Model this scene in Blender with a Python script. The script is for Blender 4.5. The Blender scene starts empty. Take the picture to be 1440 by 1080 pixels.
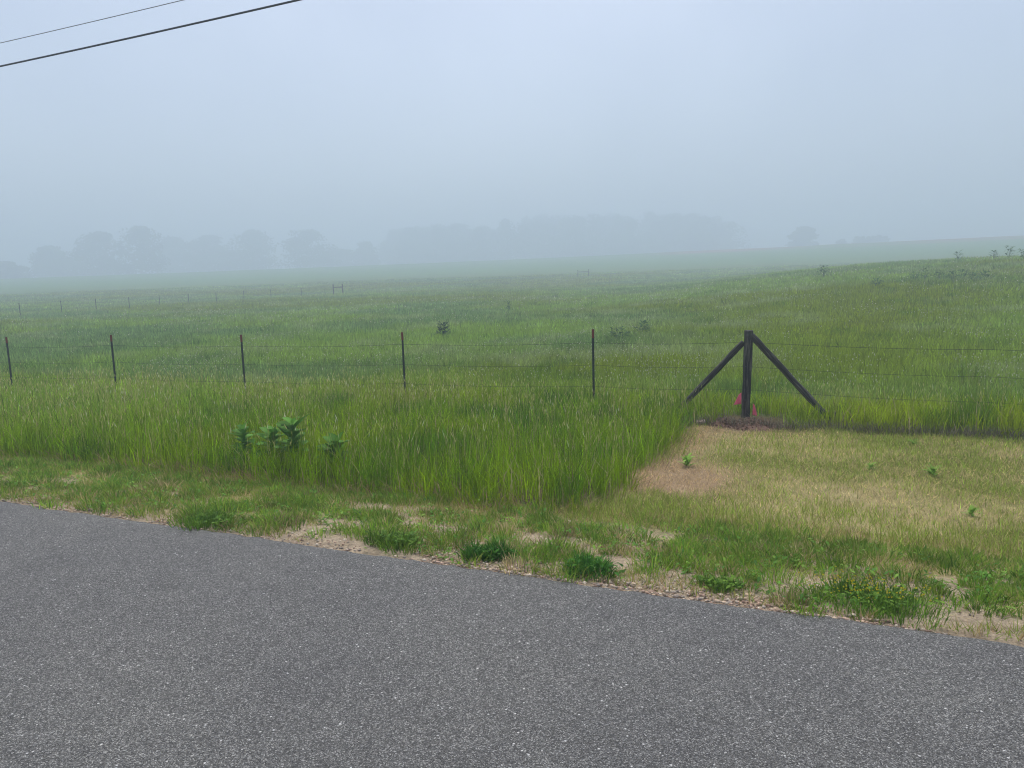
import bpy, bmesh, math, random
import numpy as np
from mathutils import Vector, Matrix, Euler

rng = np.random.default_rng(7)
random.seed(7)
scene = bpy.context.scene
COL = scene.collection
R = math.radians

# ------------------------------------------------------------------ camera
# World axes: x runs along the road, y away from it across the verge, z up.
EYE, YAW, PITCH, ROLL, FPX = 1.65, 23.2, 8.3, 1.5, 1067.0
cam_data = bpy.data.cameras.new("camera")
cam = bpy.data.objects.new("camera", cam_data)
COL.objects.link(cam)
cam_data.sensor_width = 36.0
cam_data.lens = 36.0 * FPX / 1440.0
cam_data.clip_start = 0.05
cam_data.clip_end = 5000
CM = Matrix.Rotation(R(YAW), 4, 'Z') @ Matrix.Rotation(R(90 - PITCH), 4, 'X') @ Matrix.Rotation(R(-ROLL), 4, 'Z')
cam.matrix_world = Matrix.Translation((0, 0, EYE)) @ CM
scene.camera = cam
FWD = np.array([-math.sin(R(YAW)), math.cos(R(YAW))])
RGT = np.array([math.cos(R(YAW)), math.sin(R(YAW))])


def ray(px, py):
    return CM.to_3x3() @ Vector(((px - 720) / FPX, -(py - 540) / FPX, -1.0))


def at_range(px, py, r):
    """World point on the sight line through a photo pixel at ground range r."""
    d = ray(px, py)
    t = r / math.hypot(d.x, d.y)
    return Vector((d.x * t, d.y * t, EYE + d.z * t))


# ------------------------------------------------------------------ noise and terrain
def _hash(ix, iy, seed):
    h = (ix.astype(np.int64) * 374761393 + iy.astype(np.int64) * 668265263 + seed * 974634777) & 0xFFFFFFFF
    h = ((h ^ (h >> 13)) * 1274126177) & 0xFFFFFFFF
    h = h ^ (h >> 16)
    return (h & 0xFFFF) / 65535.0


def vnoise(x, y, seed=0):
    x = np.asarray(x, float); y = np.asarray(y, float)
    ix = np.floor(x); iy = np.floor(y)
    fx = x - ix; fy = y - iy
    fx = fx * fx * (3 - 2 * fx); fy = fy * fy * (3 - 2 * fy)
    a = _hash(ix, iy, seed); b = _hash(ix + 1, iy, seed)
    c = _hash(ix, iy + 1, seed); d = _hash(ix + 1, iy + 1, seed)
    return (a + (b - a) * fx) * (1 - fy) + (c + (d - c) * fx) * fy


def fbm(x, y, seed=0, octs=3):
    s = 0.0; a = 0.5; t = 0.0
    for k in range(octs):
        s = s + a * vnoise(np.asarray(x) * 2 ** k, np.asarray(y) * 2 ** k, seed + 11 * k); t += a; a *= 0.5
    return s / t


def sstep(a, b, v):
    t = np.clip((np.asarray(v, float) - a) / (b - a), 0, 1)
    return t * t * (3 - 2 * t)


def polar(x, y):
    f = x * FWD[0] + y * FWD[1]
    g = x * RGT[0] + y * RGT[1]
    return np.degrees(np.arctan2(g, f)), np.hypot(x, y)


def ground_z(x, y):
    x = np.asarray(x, float); y = np.asarray(y, float)
    a, r = polar(x, y)
    prof = np.interp(y, [-60, -7, -4.5, -3.3, 3.55, 3.8, 4.5, 5.2, 6.5, 8, 10, 11.5, 14],
                     [-.5, -.5, -.25, -.06, -.06, -.02, -.09, -.18, -.30, -.42, -.53, -.56, -.60])
    z = prof - 0.17 * sstep(-4, -18, x) * sstep(7, 11, y)
    front = sstep(9, 22, y)
    z = z + front * 2.35 * sstep(3, 35, a) * sstep(16, 78, r) * (1 - 0.9 * sstep(88, 190, r))
    z = z - front * 0.30 * sstep(0, -30, a) * sstep(25, 100, r)
    z = z - front * 0.15 * sstep(140, 215, r)
    hill = np.interp(a, [-180, -90, -34, -20, 0, 15, 34, 90, 180], [4, 6, 6.5, 8.0, 10.2, 12.2, 13.3, 12, 4])
    z = z + front * hill * (.93 * np.clip((r - 120) / 270, 0, 1) ** 1.2 + .30 * sstep(390, 680, r))
    z = z - front * 4.0 * sstep(740, 1050, r)
    z = z + front * (0.22 * (fbm(x / 13, y / 13, 3) - .5) * sstep(13, 26, r) + 0.6 * (fbm(x / 52, y / 52, 5) - .5) * sstep(40, 90, r) * (1 - .75 * sstep(95, 150, r)))
    z = z + 0.05 * (fbm(x / .55, y / .55, 8) - .5) * sstep(4.0, 4.6, y) * (1 - sstep(12, 20, y))
    return z


def gz(x, y):
    return float(ground_z(np.array([x]), np.array([y]))[0])


# ------------------------------------------------------------------ materials
def new_mat(name):
    m = bpy.data.materials.new(name); m.use_nodes = True
    nt = m.node_tree
    for n in list(nt.nodes): nt.nodes.remove(n)
    out = nt.nodes.new('ShaderNodeOutputMaterial')
    return m, nt, out


def N(nt, kind, **kw):
    n = nt.nodes.new(kind)
    for k, v in kw.items():
        if k in n.inputs: n.inputs[k].default_value = v
        else: setattr(n, k, v)
    return n


def ramp(nt, fac, stops):
    n = nt.nodes.new('ShaderNodeValToRGB')
    e = n.color_ramp.elements
    while len(e) < len(stops): e.new(0.5)
    for k, (p, c) in enumerate(stops):
        e[k].position = p; e[k].color = (*c, 1) if len(c) == 3 else c
    nt.links.new(fac, n.inputs['Fac'])
    return n.outputs['Color']


def mixc(nt, fac, a, b, mode='MIX'):
    n = nt.nodes.new('ShaderNodeMix'); n.data_type = 'RGBA'; n.blend_type = mode
    for sock, v in ((n.inputs[0], fac), (n.inputs[6], a), (n.inputs[7], b)):
        if hasattr(v, 'is_linked'): nt.links.new(v, sock)
        elif isinstance(v, (int, float)): sock.default_value = v
        else: sock.default_value = (*v, 1)
    return n.outputs[2]


def blade_material(name, transl=0.35, rough=0.55):
    m, nt, out = new_mat(name)
    at = N(nt, 'ShaderNodeAttribute', attribute_name='col')
    p = N(nt, 'ShaderNodeBsdfPrincipled', Roughness=rough)
    p.inputs['Specular IOR Level'].default_value = 0.12
    nt.links.new(at.outputs['Color'], p.inputs['Base Color'])
    t = N(nt, 'ShaderNodeBsdfTranslucent')
    nt.links.new(at.outputs['Color'], t.inputs['Color'])
    mx = N(nt, 'ShaderNodeMixShader'); mx.inputs[0].default_value = transl
    nt.links.new(p.outputs[0], mx.inputs[1]); nt.links.new(t.outputs[0], mx.inputs[2])
    nt.links.new(mx.outputs[0], out.inputs['Surface'])
    return m


def plain(name, color, rough=0.7, var=0.25, scale=20.0, bump=0.0, stretch=None, metal=0.0):
    m, nt, out = new_mat(name)
    p = N(nt, 'ShaderNodeBsdfPrincipled', Roughness=rough, Metallic=metal)
    tc = N(nt, 'ShaderNodeTexCoord')
    mp = N(nt, 'ShaderNodeMapping')
    if stretch: mp.inputs['Scale'].default_value = stretch
    nt.links.new(tc.outputs['Object'], mp.inputs['Vector'])
    nz = N(nt, 'ShaderNodeTexNoise', Scale=scale, Detail=5.0, Roughness=0.65)
    nt.links.new(mp.outputs[0], nz.inputs['Vector'])
    lo = tuple(c * (1 - var) for c in color); hi = tuple(min(1, c * (1 + var)) for c in color)
    c = ramp(nt, nz.outputs['Fac'], [(0.3, lo), (0.7, hi)])
    nt.links.new(c, p.inputs['Base Color'])
    if bump:
        b = N(nt, 'ShaderNodeBump', Strength=bump, Distance=0.01)
        nt.links.new(nz.outputs['Fac'], b.inputs['Height']); nt.links.new(b.outputs[0], p.inputs['Normal'])
    nt.links.new(p.outputs[0], out.inputs['Surface'])
    return m


M_BLADE = blade_material('grass_blades', 0.45, 0.6)
M_LEAF = blade_material('broad_leaves', 0.32, 0.8)
M_TREE = blade_material('tree_leaves', 0.25, 0.7)
M_FARGREEN = blade_material('pasture_blades', 0.42, 0.6)
M_STEM = plain('green_stem', (0.09, 0.15, 0.04), 0.6)
M_BARK = plain('bark', (0.07, 0.055, 0.04), 0.9, 0.4, 3.0, 0.5)
M_STEEL = plain('dark_green_steel_paint', (0.016, 0.030, 0.026), 0.45, 0.35, 60, 0.1)
M_TIP = plain('rust_red_paint', (0.20, 0.030, 0.018), 0.6, 0.5, 60)
M_WIRE = plain('weathered_wire', (0.05, 0.05, 0.05), 0.5, 0.3, 30, metal=0.6)
M_PINK = blade_material('pink_vinyl', 0.25, 0.4)
M_CABLE = plain('black_cable', (0.02, 0.02, 0.022), 0.5)
M_CABLE2 = plain('grey_aluminium_cable', (0.25, 0.25, 0.26), 0.5)
M_DIRT = plain('fresh_dirt', (0.150, 0.082, 0.050), 0.95, 0.5, 25, 1.0)
M_PAPER = plain('pale_wood_chip', (0.55, 0.42, 0.34), 0.8, 0.2, 15)


def wood_material():
    m, nt, out = new_mat('weathered_post_wood')
    p = N(nt, 'ShaderNodeBsdfPrincipled', Roughness=0.85)
    tc = N(nt, 'ShaderNodeTexCoord'); mp = N(nt, 'ShaderNodeMapping')
    mp.inputs['Scale'].default_value = (28, 28, 1.6)
    nt.links.new(tc.outputs['Object'], mp.inputs['Vector'])
    a = N(nt, 'ShaderNodeTexNoise', Scale=1.6, Detail=6.0, Roughness=0.7)
    nt.links.new(mp.outputs[0], a.inputs['Vector'])
    b = N(nt, 'ShaderNodeTexNoise', Scale=7.0, Detail=4.0)
    nt.links.new(tc.outputs['Object'], b.inputs['Vector'])
    base = ramp(nt, a.outputs['Fac'], [(0.36, (0.009, 0.008, 0.006)), (0.50, (0.036, 0.033, 0.026)), (0.64, (0.17, 0.155, 0.12))])
    lich = ramp(nt, b.outputs['Fac'], [(0.60, (0, 0, 0)), (0.72, (0.6, 0.6, 0.6))])
    c = mixc(nt, lich, base, (0.11, 0.12, 0.09))
    nt.links.new(c, p.inputs['Base Color'])
    bm_ = N(nt, 'ShaderNodeBump', Strength=0.8, Distance=0.012)
    nt.links.new(a.outputs['Fac'], bm_.inputs['Height']); nt.links.new(bm_.outputs[0], p.inputs['Normal'])
    nt.links.new(p.outputs[0], out.inputs['Surface'])
    return m


M_WOOD = wood_material()


def asphalt_material():
    m, nt, out = new_mat('worn_asphalt')
    p = N(nt, 'ShaderNodeBsdfPrincipled', Roughness=0.8)
    p.inputs['Specular IOR Level'].default_value = 0.35
    geo = N(nt, 'ShaderNodeNewGeometry')
    v1 = N(nt, 'ShaderNodeTexVoronoi', Scale=240.0); v2 = N(nt, 'ShaderNodeTexVoronoi', Scale=75.0)
    n1 = N(nt, 'ShaderNodeTexNoise', Scale=90.0, Detail=4.0, Roughness=0.7)
    n2 = N(nt, 'ShaderNodeTexNoise', Scale=0.9, Detail=5.0, Roughness=0.6)
    n3 = N(nt, 'ShaderNodeTexNoise', Scale=9.0, Detail=3.0)
    for t in (v1, v2, n1, n2, n3): nt.links.new(geo.outputs['Position'], t.inputs['Vector'])
    sep = N(nt, 'ShaderNodeSeparateColor'); nt.links.new(v1.outputs['Color'], sep.inputs[0])
    c1 = ramp(nt, sep.outputs[0], [(0.0, (0.046, 0.0445, 0.041)), (0.5, (0.106, 0.1025, 0.095)), (0.85, (0.195, 0.189, 0.175)), (1.0, (0.40, 0.388, 0.36))])
    sep2 = N(nt, 'ShaderNodeSeparateColor'); nt.links.new(v2.outputs['Color'], sep2.inputs[0])
    light = ramp(nt, sep2.outputs[1], [(0.978, (0, 0, 0)), (0.985, (1, 1, 1))])
    core = ramp(nt, v2.outputs['Distance'], [(0.26, (1, 1, 1)), (0.38, (0, 0, 0))])
    fl = mixc(nt, 1.0, light, core, 'MULTIPLY')
    c2 = mixc(nt, fl, c1, (0.62, 0.60, 0.57))
    grit = ramp(nt, n1.outputs['Fac'], [(0.3, (0.82, 0.82, 0.82)), (0.7, (1.22, 1.22, 1.22))])
    c3 = mixc(nt, 1.0, c2, grit, 'MULTIPLY')
    patch = ramp(nt, n2.outputs['Fac'], [(0.3, (0.88, 0.88, 0.90)), (0.7, (1.12, 1.12, 1.10))])
    c4 = mixc(nt, 1.0, c3, patch, 'MULTIPLY')
    patch2 = ramp(nt, n3.outputs['Fac'], [(0.3, (0.93, 0.93, 0.93)), (0.7, (1.07, 1.07, 1.07))])
    c5 = mixc(nt, 1.0, c4, patch2, 'MULTIPLY')
    nt.links.new(c5, p.inputs['Base Color'])
    b = N(nt, 'ShaderNodeBump', Strength=0.7, Distance=0.004)
    nt.links.new(v1.outputs['Distance'], b.inputs['Height']); b.invert = True
    nt.links.new(b.outputs[0], p.inputs['Normal'])
    nt.links.new(p.outputs[0], out.inputs['Surface'])
    return m


def ground_material():
    m, nt, out = new_mat('soil_and_turf')
    p = N(nt, 'ShaderNodeBsdfPrincipled', Roughness=0.95)
    p.inputs['Specular IOR Level'].default_value = 0.1
    at = N(nt, 'ShaderNodeAttribute', attribute_name='col')
    geo = N(nt, 'ShaderNodeNewGeometry')
    n1 = N(nt, 'ShaderNodeTexNoise', Scale=45.0, Detail=6.0, Roughness=0.75)
    n2 = N(nt, 'ShaderNodeTexNoise', Scale=5.0, Detail=5.0, Roughness=0.6)
    v = N(nt, 'ShaderNodeTexVoronoi', Scale=70.0)
    for t in (n1, n2, v): nt.links.new(geo.outputs['Position'], t.inputs['Vector'])
    g1 = ramp(nt, n1.outputs['Fac'], [(0.28, (0.42, 0.41, 0.39)), (0.5, (1.0, 1.0, 1.0)), (0.72, (1.5, 1.5, 1.48))])
    g2 = ramp(nt, n2.outputs['Fac'], [(0.3, (0.75, 0.73, 0.70)), (0.7, (1.2, 1.2, 1.2))])
    c = mixc(nt, 1.0, at.outputs['Color'], g1, 'MULTIPLY')
    c = mixc(nt, 1.0, c, g2, 'MULTIPLY')
    nt.links.new(c, p.inputs['Base Color'])
    b = N(nt, 'ShaderNodeBump', Strength=0.8, Distance=0.02)
    nt.links.new(n1.outputs['Fac'], b.inputs['Height']); nt.links.new(b.outputs[0], p.inputs['Normal'])
    nt.links.new(p.outputs[0], out.inputs['Surface'])
    return m


def attr_material(name, rough=0.85):
    m, nt, out = new_mat(name)
    p = N(nt, 'ShaderNodeBsdfPrincipled', Roughness=rough)
    p.inputs['Specular IOR Level'].default_value = 0.25
    at = N(nt, 'ShaderNodeAttribute', attribute_name='col')
    geo = N(nt, 'ShaderNodeNewGeometry')
    n1 = N(nt, 'ShaderNodeTexNoise', Scale=120.0, Detail=4.0)
    nt.links.new(geo.outputs['Position'], n1.inputs['Vector'])
    g1 = ramp(nt, n1.outputs['Fac'], [(0.3, (0.75, 0.75, 0.75)), (0.7, (1.2, 1.2, 1.2))])
    c = mixc(nt, 1.0, at.outputs['Color'], g1, 'MULTIPLY')
    nt.links.new(c, p.inputs['Base Color'])
    nt.links.new(p.outputs[0], out.inputs['Surface'])
    return m


M_ROAD = asphalt_material()
M_GROUND = ground_material()
M_STONE = attr_material('pebbles', 0.95)


# ------------------------------------------------------------------ object helpers
def tag(o, label=None, cat=None, group=None, kind=None):
    if label: o['label'] = label
    if cat: o['category'] = cat
    if group: o['group'] = group
    if kind: o['kind'] = kind
    return o


def empty(name, loc, label, cat, group=None, rz=0.0):
    o = bpy.data.objects.new(name, None); COL.objects.link(o)
    o.location = loc; o.rotation_euler.z = rz; o.empty_display_size = 0.1
    return tag(o, label, cat, group)


def mesh_np(name, verts, loops, starts, mat, cols=None, parent=None, smooth=False):
    me = bpy.data.meshes.new(name)
    verts = np.ascontiguousarray(verts, np.float32)
    me.vertices.add(len(verts)); me.vertices.foreach_set('co', verts.ravel())
    me.loops.add(len(loops)); me.loops.foreach_set('vertex_index', np.asarray(loops, np.int32))
    me.polygons.add(len(starts)); me.polygons.foreach_set('loop_start', np.asarray(starts, np.int32))
    if cols is not None:
        c4 = np.ones((len(verts), 4), np.float32); c4[:, :3] = cols
        ca = me.color_attributes.new('col', 'FLOAT_COLOR', 'POINT'); ca.data.foreach_set('color', c4.ravel())
    me.update(calc_edges=True)
    if smooth: me.polygons.foreach_set('use_smooth', np.ones(len(starts), bool))
    me.materials.append(mat)
    o = bpy.data.objects.new(name, me); COL.objects.link(o)
    if parent: o.parent = parent
    return o


def from_bm(name, bm, mat, parent=None, smooth=False):
    me = bpy.data.meshes.new(name); bm.normal_update(); bm.to_mesh(me); bm.free()
    me.materials.append(mat)
    if smooth:
        for f in me.polygons: f.use_smooth = True
    o = bpy.data.objects.new(name, me); COL.objects.link(o)
    if parent: o.parent = parent
    return o


def bm_tube(bm, pts, radii, seg=8, caps=True, wob=0.0):
    pts = [Vector(p) for p in pts]
    rings = []
    for i, p in enumerate(pts):
        t = (pts[min(i + 1, len(pts) - 1)] - pts[max(i - 1, 0)]).normalized()
        ref = Vector((0, 0, 1)) if abs(t.z) < 0.9 else Vector((1, 0, 0))
        u = t.cross(ref).normalized(); v = t.cross(u)
        r = radii[i] if isinstance(radii, (list, tuple)) else radii
        rings.append([bm.verts.new(p + (u * math.cos(k * 2 * math.pi / seg) + v * math.sin(k * 2 * math.pi / seg)) * r * (1 + random.uniform(-wob, wob)))
                      for k in range(seg)])
    for a, b in zip(rings, rings[1:]):
        for k in range(seg):
            bm.faces.new((a[k], a[(k + 1) % seg], b[(k + 1) % seg], b[k]))
    if caps:
        bm.faces.new(rings[0]); bm.faces.new(rings[-1][::-1])
    bmesh.ops.recalc_face_normals(bm, faces=bm.faces)


def blade_arrays(P, h, w, yaw, lean_dir, lean, col, segs=2, tipcol=None, nz=None):
    """Grass blades: flat tapering strips that bend towards lean_dir by lean*h."""
    n = len(P)
    side = np.stack([np.cos(yaw), np.sin(yaw), np.zeros(n)], 1)
    ld = np.stack([np.cos(lean_dir), np.sin(lean_dir), np.zeros(n)], 1)
    up = np.array([0, 0, 1.0])
    h = h[:, None]; w = w[:, None]; lean = lean[:, None]
    zt = np.sqrt(np.clip(1 - 0.8 * np.clip(lean, 0, 1.05) ** 2, 0.06, 1))
    tip = P + up * h * zt + ld * h * lean
    if segs == 1:
        V = np.stack([P - side * w * .5, P + side * w * .5, tip], 1)
        C = np.repeat(col[:, None, :], 3, 1)
        if tipcol is not None: C[:, 2] = tipcol
        L = np.arange(3 * n); S = np.arange(n) * 3
        return V.reshape(-1, 3), L, S, C.reshape(-1, 3)
    mid = P + up * h * zt * .58 + ld * h * lean * .30
    V = np.stack([P - side * w * .4, P + side * w * .4, mid - side * w * .5, mid + side * w * .5, tip], 1)
    C = np.repeat(col[:, None, :], 5, 1)
    if tipcol is not None: C[:, 4] = tipcol
    b = (np.arange(n) * 5)[:, None]
    L = (b + np.array([0, 1, 3, 2, 2, 3, 4])).ravel()
    S = ((np.arange(n) * 7)[:, None] + np.array([0, 4])).ravel()
    return V.reshape(-1, 3), L, S, C.reshape(-1, 3)


def join_arrays(parts):
    V, L, S, C = [], [], [], []; nv = nl = 0
    for v, l, s, c in parts:
        V.append(v); L.append(l + nv); S.append(s + nl); C.append(c); nv += len(v); nl += len(l)
    return np.concatenate(V), np.concatenate(L), np.concatenate(S), np.concatenate(C)


def diamond_arrays(P, ln, w, yaw, lean_dir, lean, col):
    """Seed heads and small petals: slim four-cornered leaves standing on P, two crossed."""
    out = []
    for k in (0, math.pi / 2):
        n = len(P); y = yaw + k
        side = np.stack([np.cos(y), np.sin(y), np.zeros(n)], 1)
        ld = np.stack([np.cos(lean_dir), np.sin(lean_dir), np.zeros(n)], 1)
        ax = np.array([0, 0, 1.0]) + ld * lean[:, None]
        ax /= np.linalg.norm(ax, axis=1)[:, None]
        l = ln[:, None]; ww = w[:, None]
        V = np.stack([P, P + ax * l * .45 + side * ww * .5, P + ax * l, P + ax * l * .45 - side * ww * .5], 1)
        C = np.repeat(col[:, None, :], 4, 1)
        out.append((V.reshape(-1, 3), np.arange(4 * n), np.arange(n) * 4, C.reshape(-1, 3)))
    return join_arrays(out)


def mixcol(a, b, t):
    a = np.asarray(a, float); b = np.asarray(b, float); t = np.asarray(t, float)[:, None]
    return a * (1 - t) + b * t


def on_ground(x, y):
    return np.stack([x, y, ground_z(x, y)], 1)


# ------------------------------------------------------------------ land cover colours (what grows or lies there)
STRAW = np.array([0.66, 0.55, 0.27]); OLIVE = np.array([0.28, 0.30, 0.060]); BROWN = np.array([0.40, 0.26, 0.13])
SAND = np.array([0.46, 0.365, 0.255])
LUSH = np.array([0.185, 0.310, 0.010]); YELG = np.array([0.30, 0.385, 0.016]); DEEP = np.array([0.085, 0.195, 0.014])
BLUEG = np.array([0.235, 0.365, 0.105]); FIELD = np.array([0.280, 0.405, 0.062]); GREYG = np.array([0.36, 0.43, 0.17])


def verge_front(x):      # where the unmown verge begins, seen from the road
    return 5.22 + 0.30 * (fbm(x / .8, x * 0 + 3, 21) - .5) + 0.25 * sstep(-2.6, -1.7, x) - 0.12 * sstep(-6, -9, x)


def verge_side(y):       # where the unmown verge ends on the right
    return -1.72 + 0.34 * (fbm(y / .8, y * 0 + 9, 22) - .5) - 0.10 * sstep(6.6, 5.4, y)


def dead_patch(x, y):    # killed, tan grass in the corner by the uncut verge, running up to the post
    b = 1.1 * np.exp(-(((x + 1.28) / .50) ** 2 + ((y - 7.2) / .80) ** 2)) + .65 * np.exp(-((x + 1.55) / .28) ** 2) * sstep(6.2, 7.0, y) * sstep(10.9, 10.2, y)
    return np.clip(b * (.35 + 1.5 * fbm(x / .32, y / .45, 83)) - .08, 0, 1)


def strip_front(x):      # front edge of the uncut strip along the fence
    return 10.78 + 0.22 * (fbm(x / .5, x * 0 + 5, 23) - .5) + 0.12 * sstep(-.5, 2.5, x)


def field_col(x, y):
    t1 = fbm(x / 7, y / 7, 31); t2 = fbm(x / 22, y / 22, 33); t3 = fbm(x / 2.2, y / 2.2, 35)
    c = mixcol(BLUEG * .92, FIELD * 1.05, sstep(.38, .60, t1))
    c = mixcol(0, 1, np.zeros(len(x)))[:, :1] * 0 + c
    s = sstep(.44, .64, t2)[:, None]; c = c * (1 - s) + YELG * 0.85 * s
    s = sstep(.48, .75, t3)[:, None] * .7; c = c * (1 - s) + GREYG * s
    return c


# ------------------------------------------------------------------ ground and road
def build_ground():
    rs = [0.0]; r = 0.6
    while r < 1090: rs.append(r); r *= 1.027
    rs = np.array(rs[1:]); na = 540
    th = np.arange(na) * 2 * math.pi / na
    X = np.outer(rs, np.cos(th)).ravel(); Y = np.outer(rs, np.sin(th)).ravel()
    X = np.concatenate([[0], X]); Y = np.concatenate([[0], Y])
    V = np.stack([X, Y, ground_z(X, Y)], 1)
    a, rr = polar(X, Y)
    c = field_col(X, Y) * 0.48
    t = sstep(150, 260, rr)[:, None]; c = c * (1 - t) + np.array([.100, .215, .042]) * t
    soil = (sstep(335, 360, rr) * (1 - sstep(392, 420, rr)) * sstep(9, 14, a) * (1 - sstep(60, 80, a)) * sstep(.25, .5, fbm(X / 60, Y / 30, 41)))[:, None]
    c = c * (1 - soil) + np.array([.27, .155, .105]) * soil
    near = (1 - sstep(10.6, 11.4, Y)) * sstep(-5.0, -4.0, Y)
    turf = mixcol(STRAW * .62, OLIVE * .62, sstep(.35, .65, fbm(X / 1.2, Y / 1.2, 43)))
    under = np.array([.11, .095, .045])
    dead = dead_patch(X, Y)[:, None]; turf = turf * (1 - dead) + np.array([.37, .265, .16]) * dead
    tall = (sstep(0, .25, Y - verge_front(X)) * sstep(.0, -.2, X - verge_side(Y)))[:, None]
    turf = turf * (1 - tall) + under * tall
    sandt = ((1 - sstep(4.7, 5.5, Y)) * np.ones_like(X))[:, None]
    sandm = sstep(.34, .54, fbm(X / .5, Y / .3, 45))[:, None]
    turf = turf * (1 - sandt) + (SAND * sandm + (STRAW * .55 + OLIVE * .2) * (1 - sandm)) * sandt
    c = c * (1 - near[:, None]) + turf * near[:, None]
    soilp = sstep(1.15, .6, np.hypot((X + 1.1) / .80, (Y - 11.0) / .75) + .5 * (fbm(X / .25, Y / .25, 46) - .5))[:, None]
    c = c * (1 - soilp) + np.array([.13, .085, .05]) * soilp
    ed = ((1 - sstep(3.95, 4.2, Y)) * sstep(3.5, 3.6, Y))[:, None]; c = c * (1 - ed) + SAND * .95 * ed
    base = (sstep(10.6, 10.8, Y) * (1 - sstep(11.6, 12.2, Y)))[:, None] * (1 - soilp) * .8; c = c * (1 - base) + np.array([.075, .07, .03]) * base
    nr = len(rs)
    faces = []
    tri = np.stack([np.zeros(na, int), 1 + np.arange(na), 1 + (np.arange(na) + 1) % na], 1)
    i = np.arange(nr - 1)[:, None]; j = np.arange(na)[None, :]; j2 = (j + 1) % na
    q = np.stack(np.broadcast_arrays(1 + i * na + j, 1 + (i + 1) * na + j, 1 + (i + 1) * na + j2, 1 + i * na + j2), -1).reshape(-1, 4)
    L = np.concatenate([tri.ravel(), q.ravel()])
    S = np.concatenate([np.arange(na) * 3, na * 3 + np.arange(len(q)) * 4])
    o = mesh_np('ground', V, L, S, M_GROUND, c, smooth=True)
    tag(o, kind='structure')


def build_road():
    xs = np.concatenate([np.arange(-420, -24, 6.0), np.arange(-24, 12, .025), np.arange(12, 421, 6.0)])
    e = 3.69 + .05 * (fbm(xs / .9, xs * 0, 51) - .5) + .035 * (fbm(xs / .09, xs * 0, 52) - .5)
    e2 = -3.3 + .05 * (fbm(xs / .9, xs * 0, 53) - .5)
    n = len(xs)
    rows = [(e2, -.09), (e2, -.004), (np.full(n, -1.6), .012), (np.full(n, .2), .02), (np.full(n, 2.0), .012), (e - .06, .001), (e, -.006), (e + .012, -.07)]
    V = np.concatenate([np.stack([xs, np.broadcast_to(y, (n,)), np.full(n, z)], 1) for y, z in rows])
    i = np.arange(len(rows) - 1)[:, None]; j = np.arange(n - 1)[None, :]
    q = np.stack(np.broadcast_arrays(i * n + j, i * n + j + 1, (i + 1) * n + j + 1, (i + 1) * n + j), -1).reshape(-1, 4)
    o = mesh_np('road', V, q.ravel(), np.arange(len(q)) * 4, M_ROAD, smooth=True)
    tag(o, kind='structure')


build_ground(); build_road()


# ------------------------------------------------------------------ grass
def uni(n, a, b): return rng.uniform(a, b, n)


def clumped(x, y, per, sig):
    """Pull points together into tufts; returns x, y, tuft tone, tuft height factor."""
    n = len(x); idx = rng.integers(0, max(1, n // per), n); m = idx.max() + 1
    cx, cy = x[:m], y[:m]
    s = sig(np.hypot(cx, cy))[idx]
    return (cx[idx] + rng.normal(0, 1, n) * s, cy[idx] + rng.normal(0, 1, n) * s,
            np.exp(rng.normal(0, .24, m))[idx], rng.uniform(.62, 1.25, m)[idx])


def in_view(x, y, margin=6.0):
    a, r = polar(x, y)
    return np.abs(a) < 34.5 + margin + 60.0 / np.maximum(r, 1.5)


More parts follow.
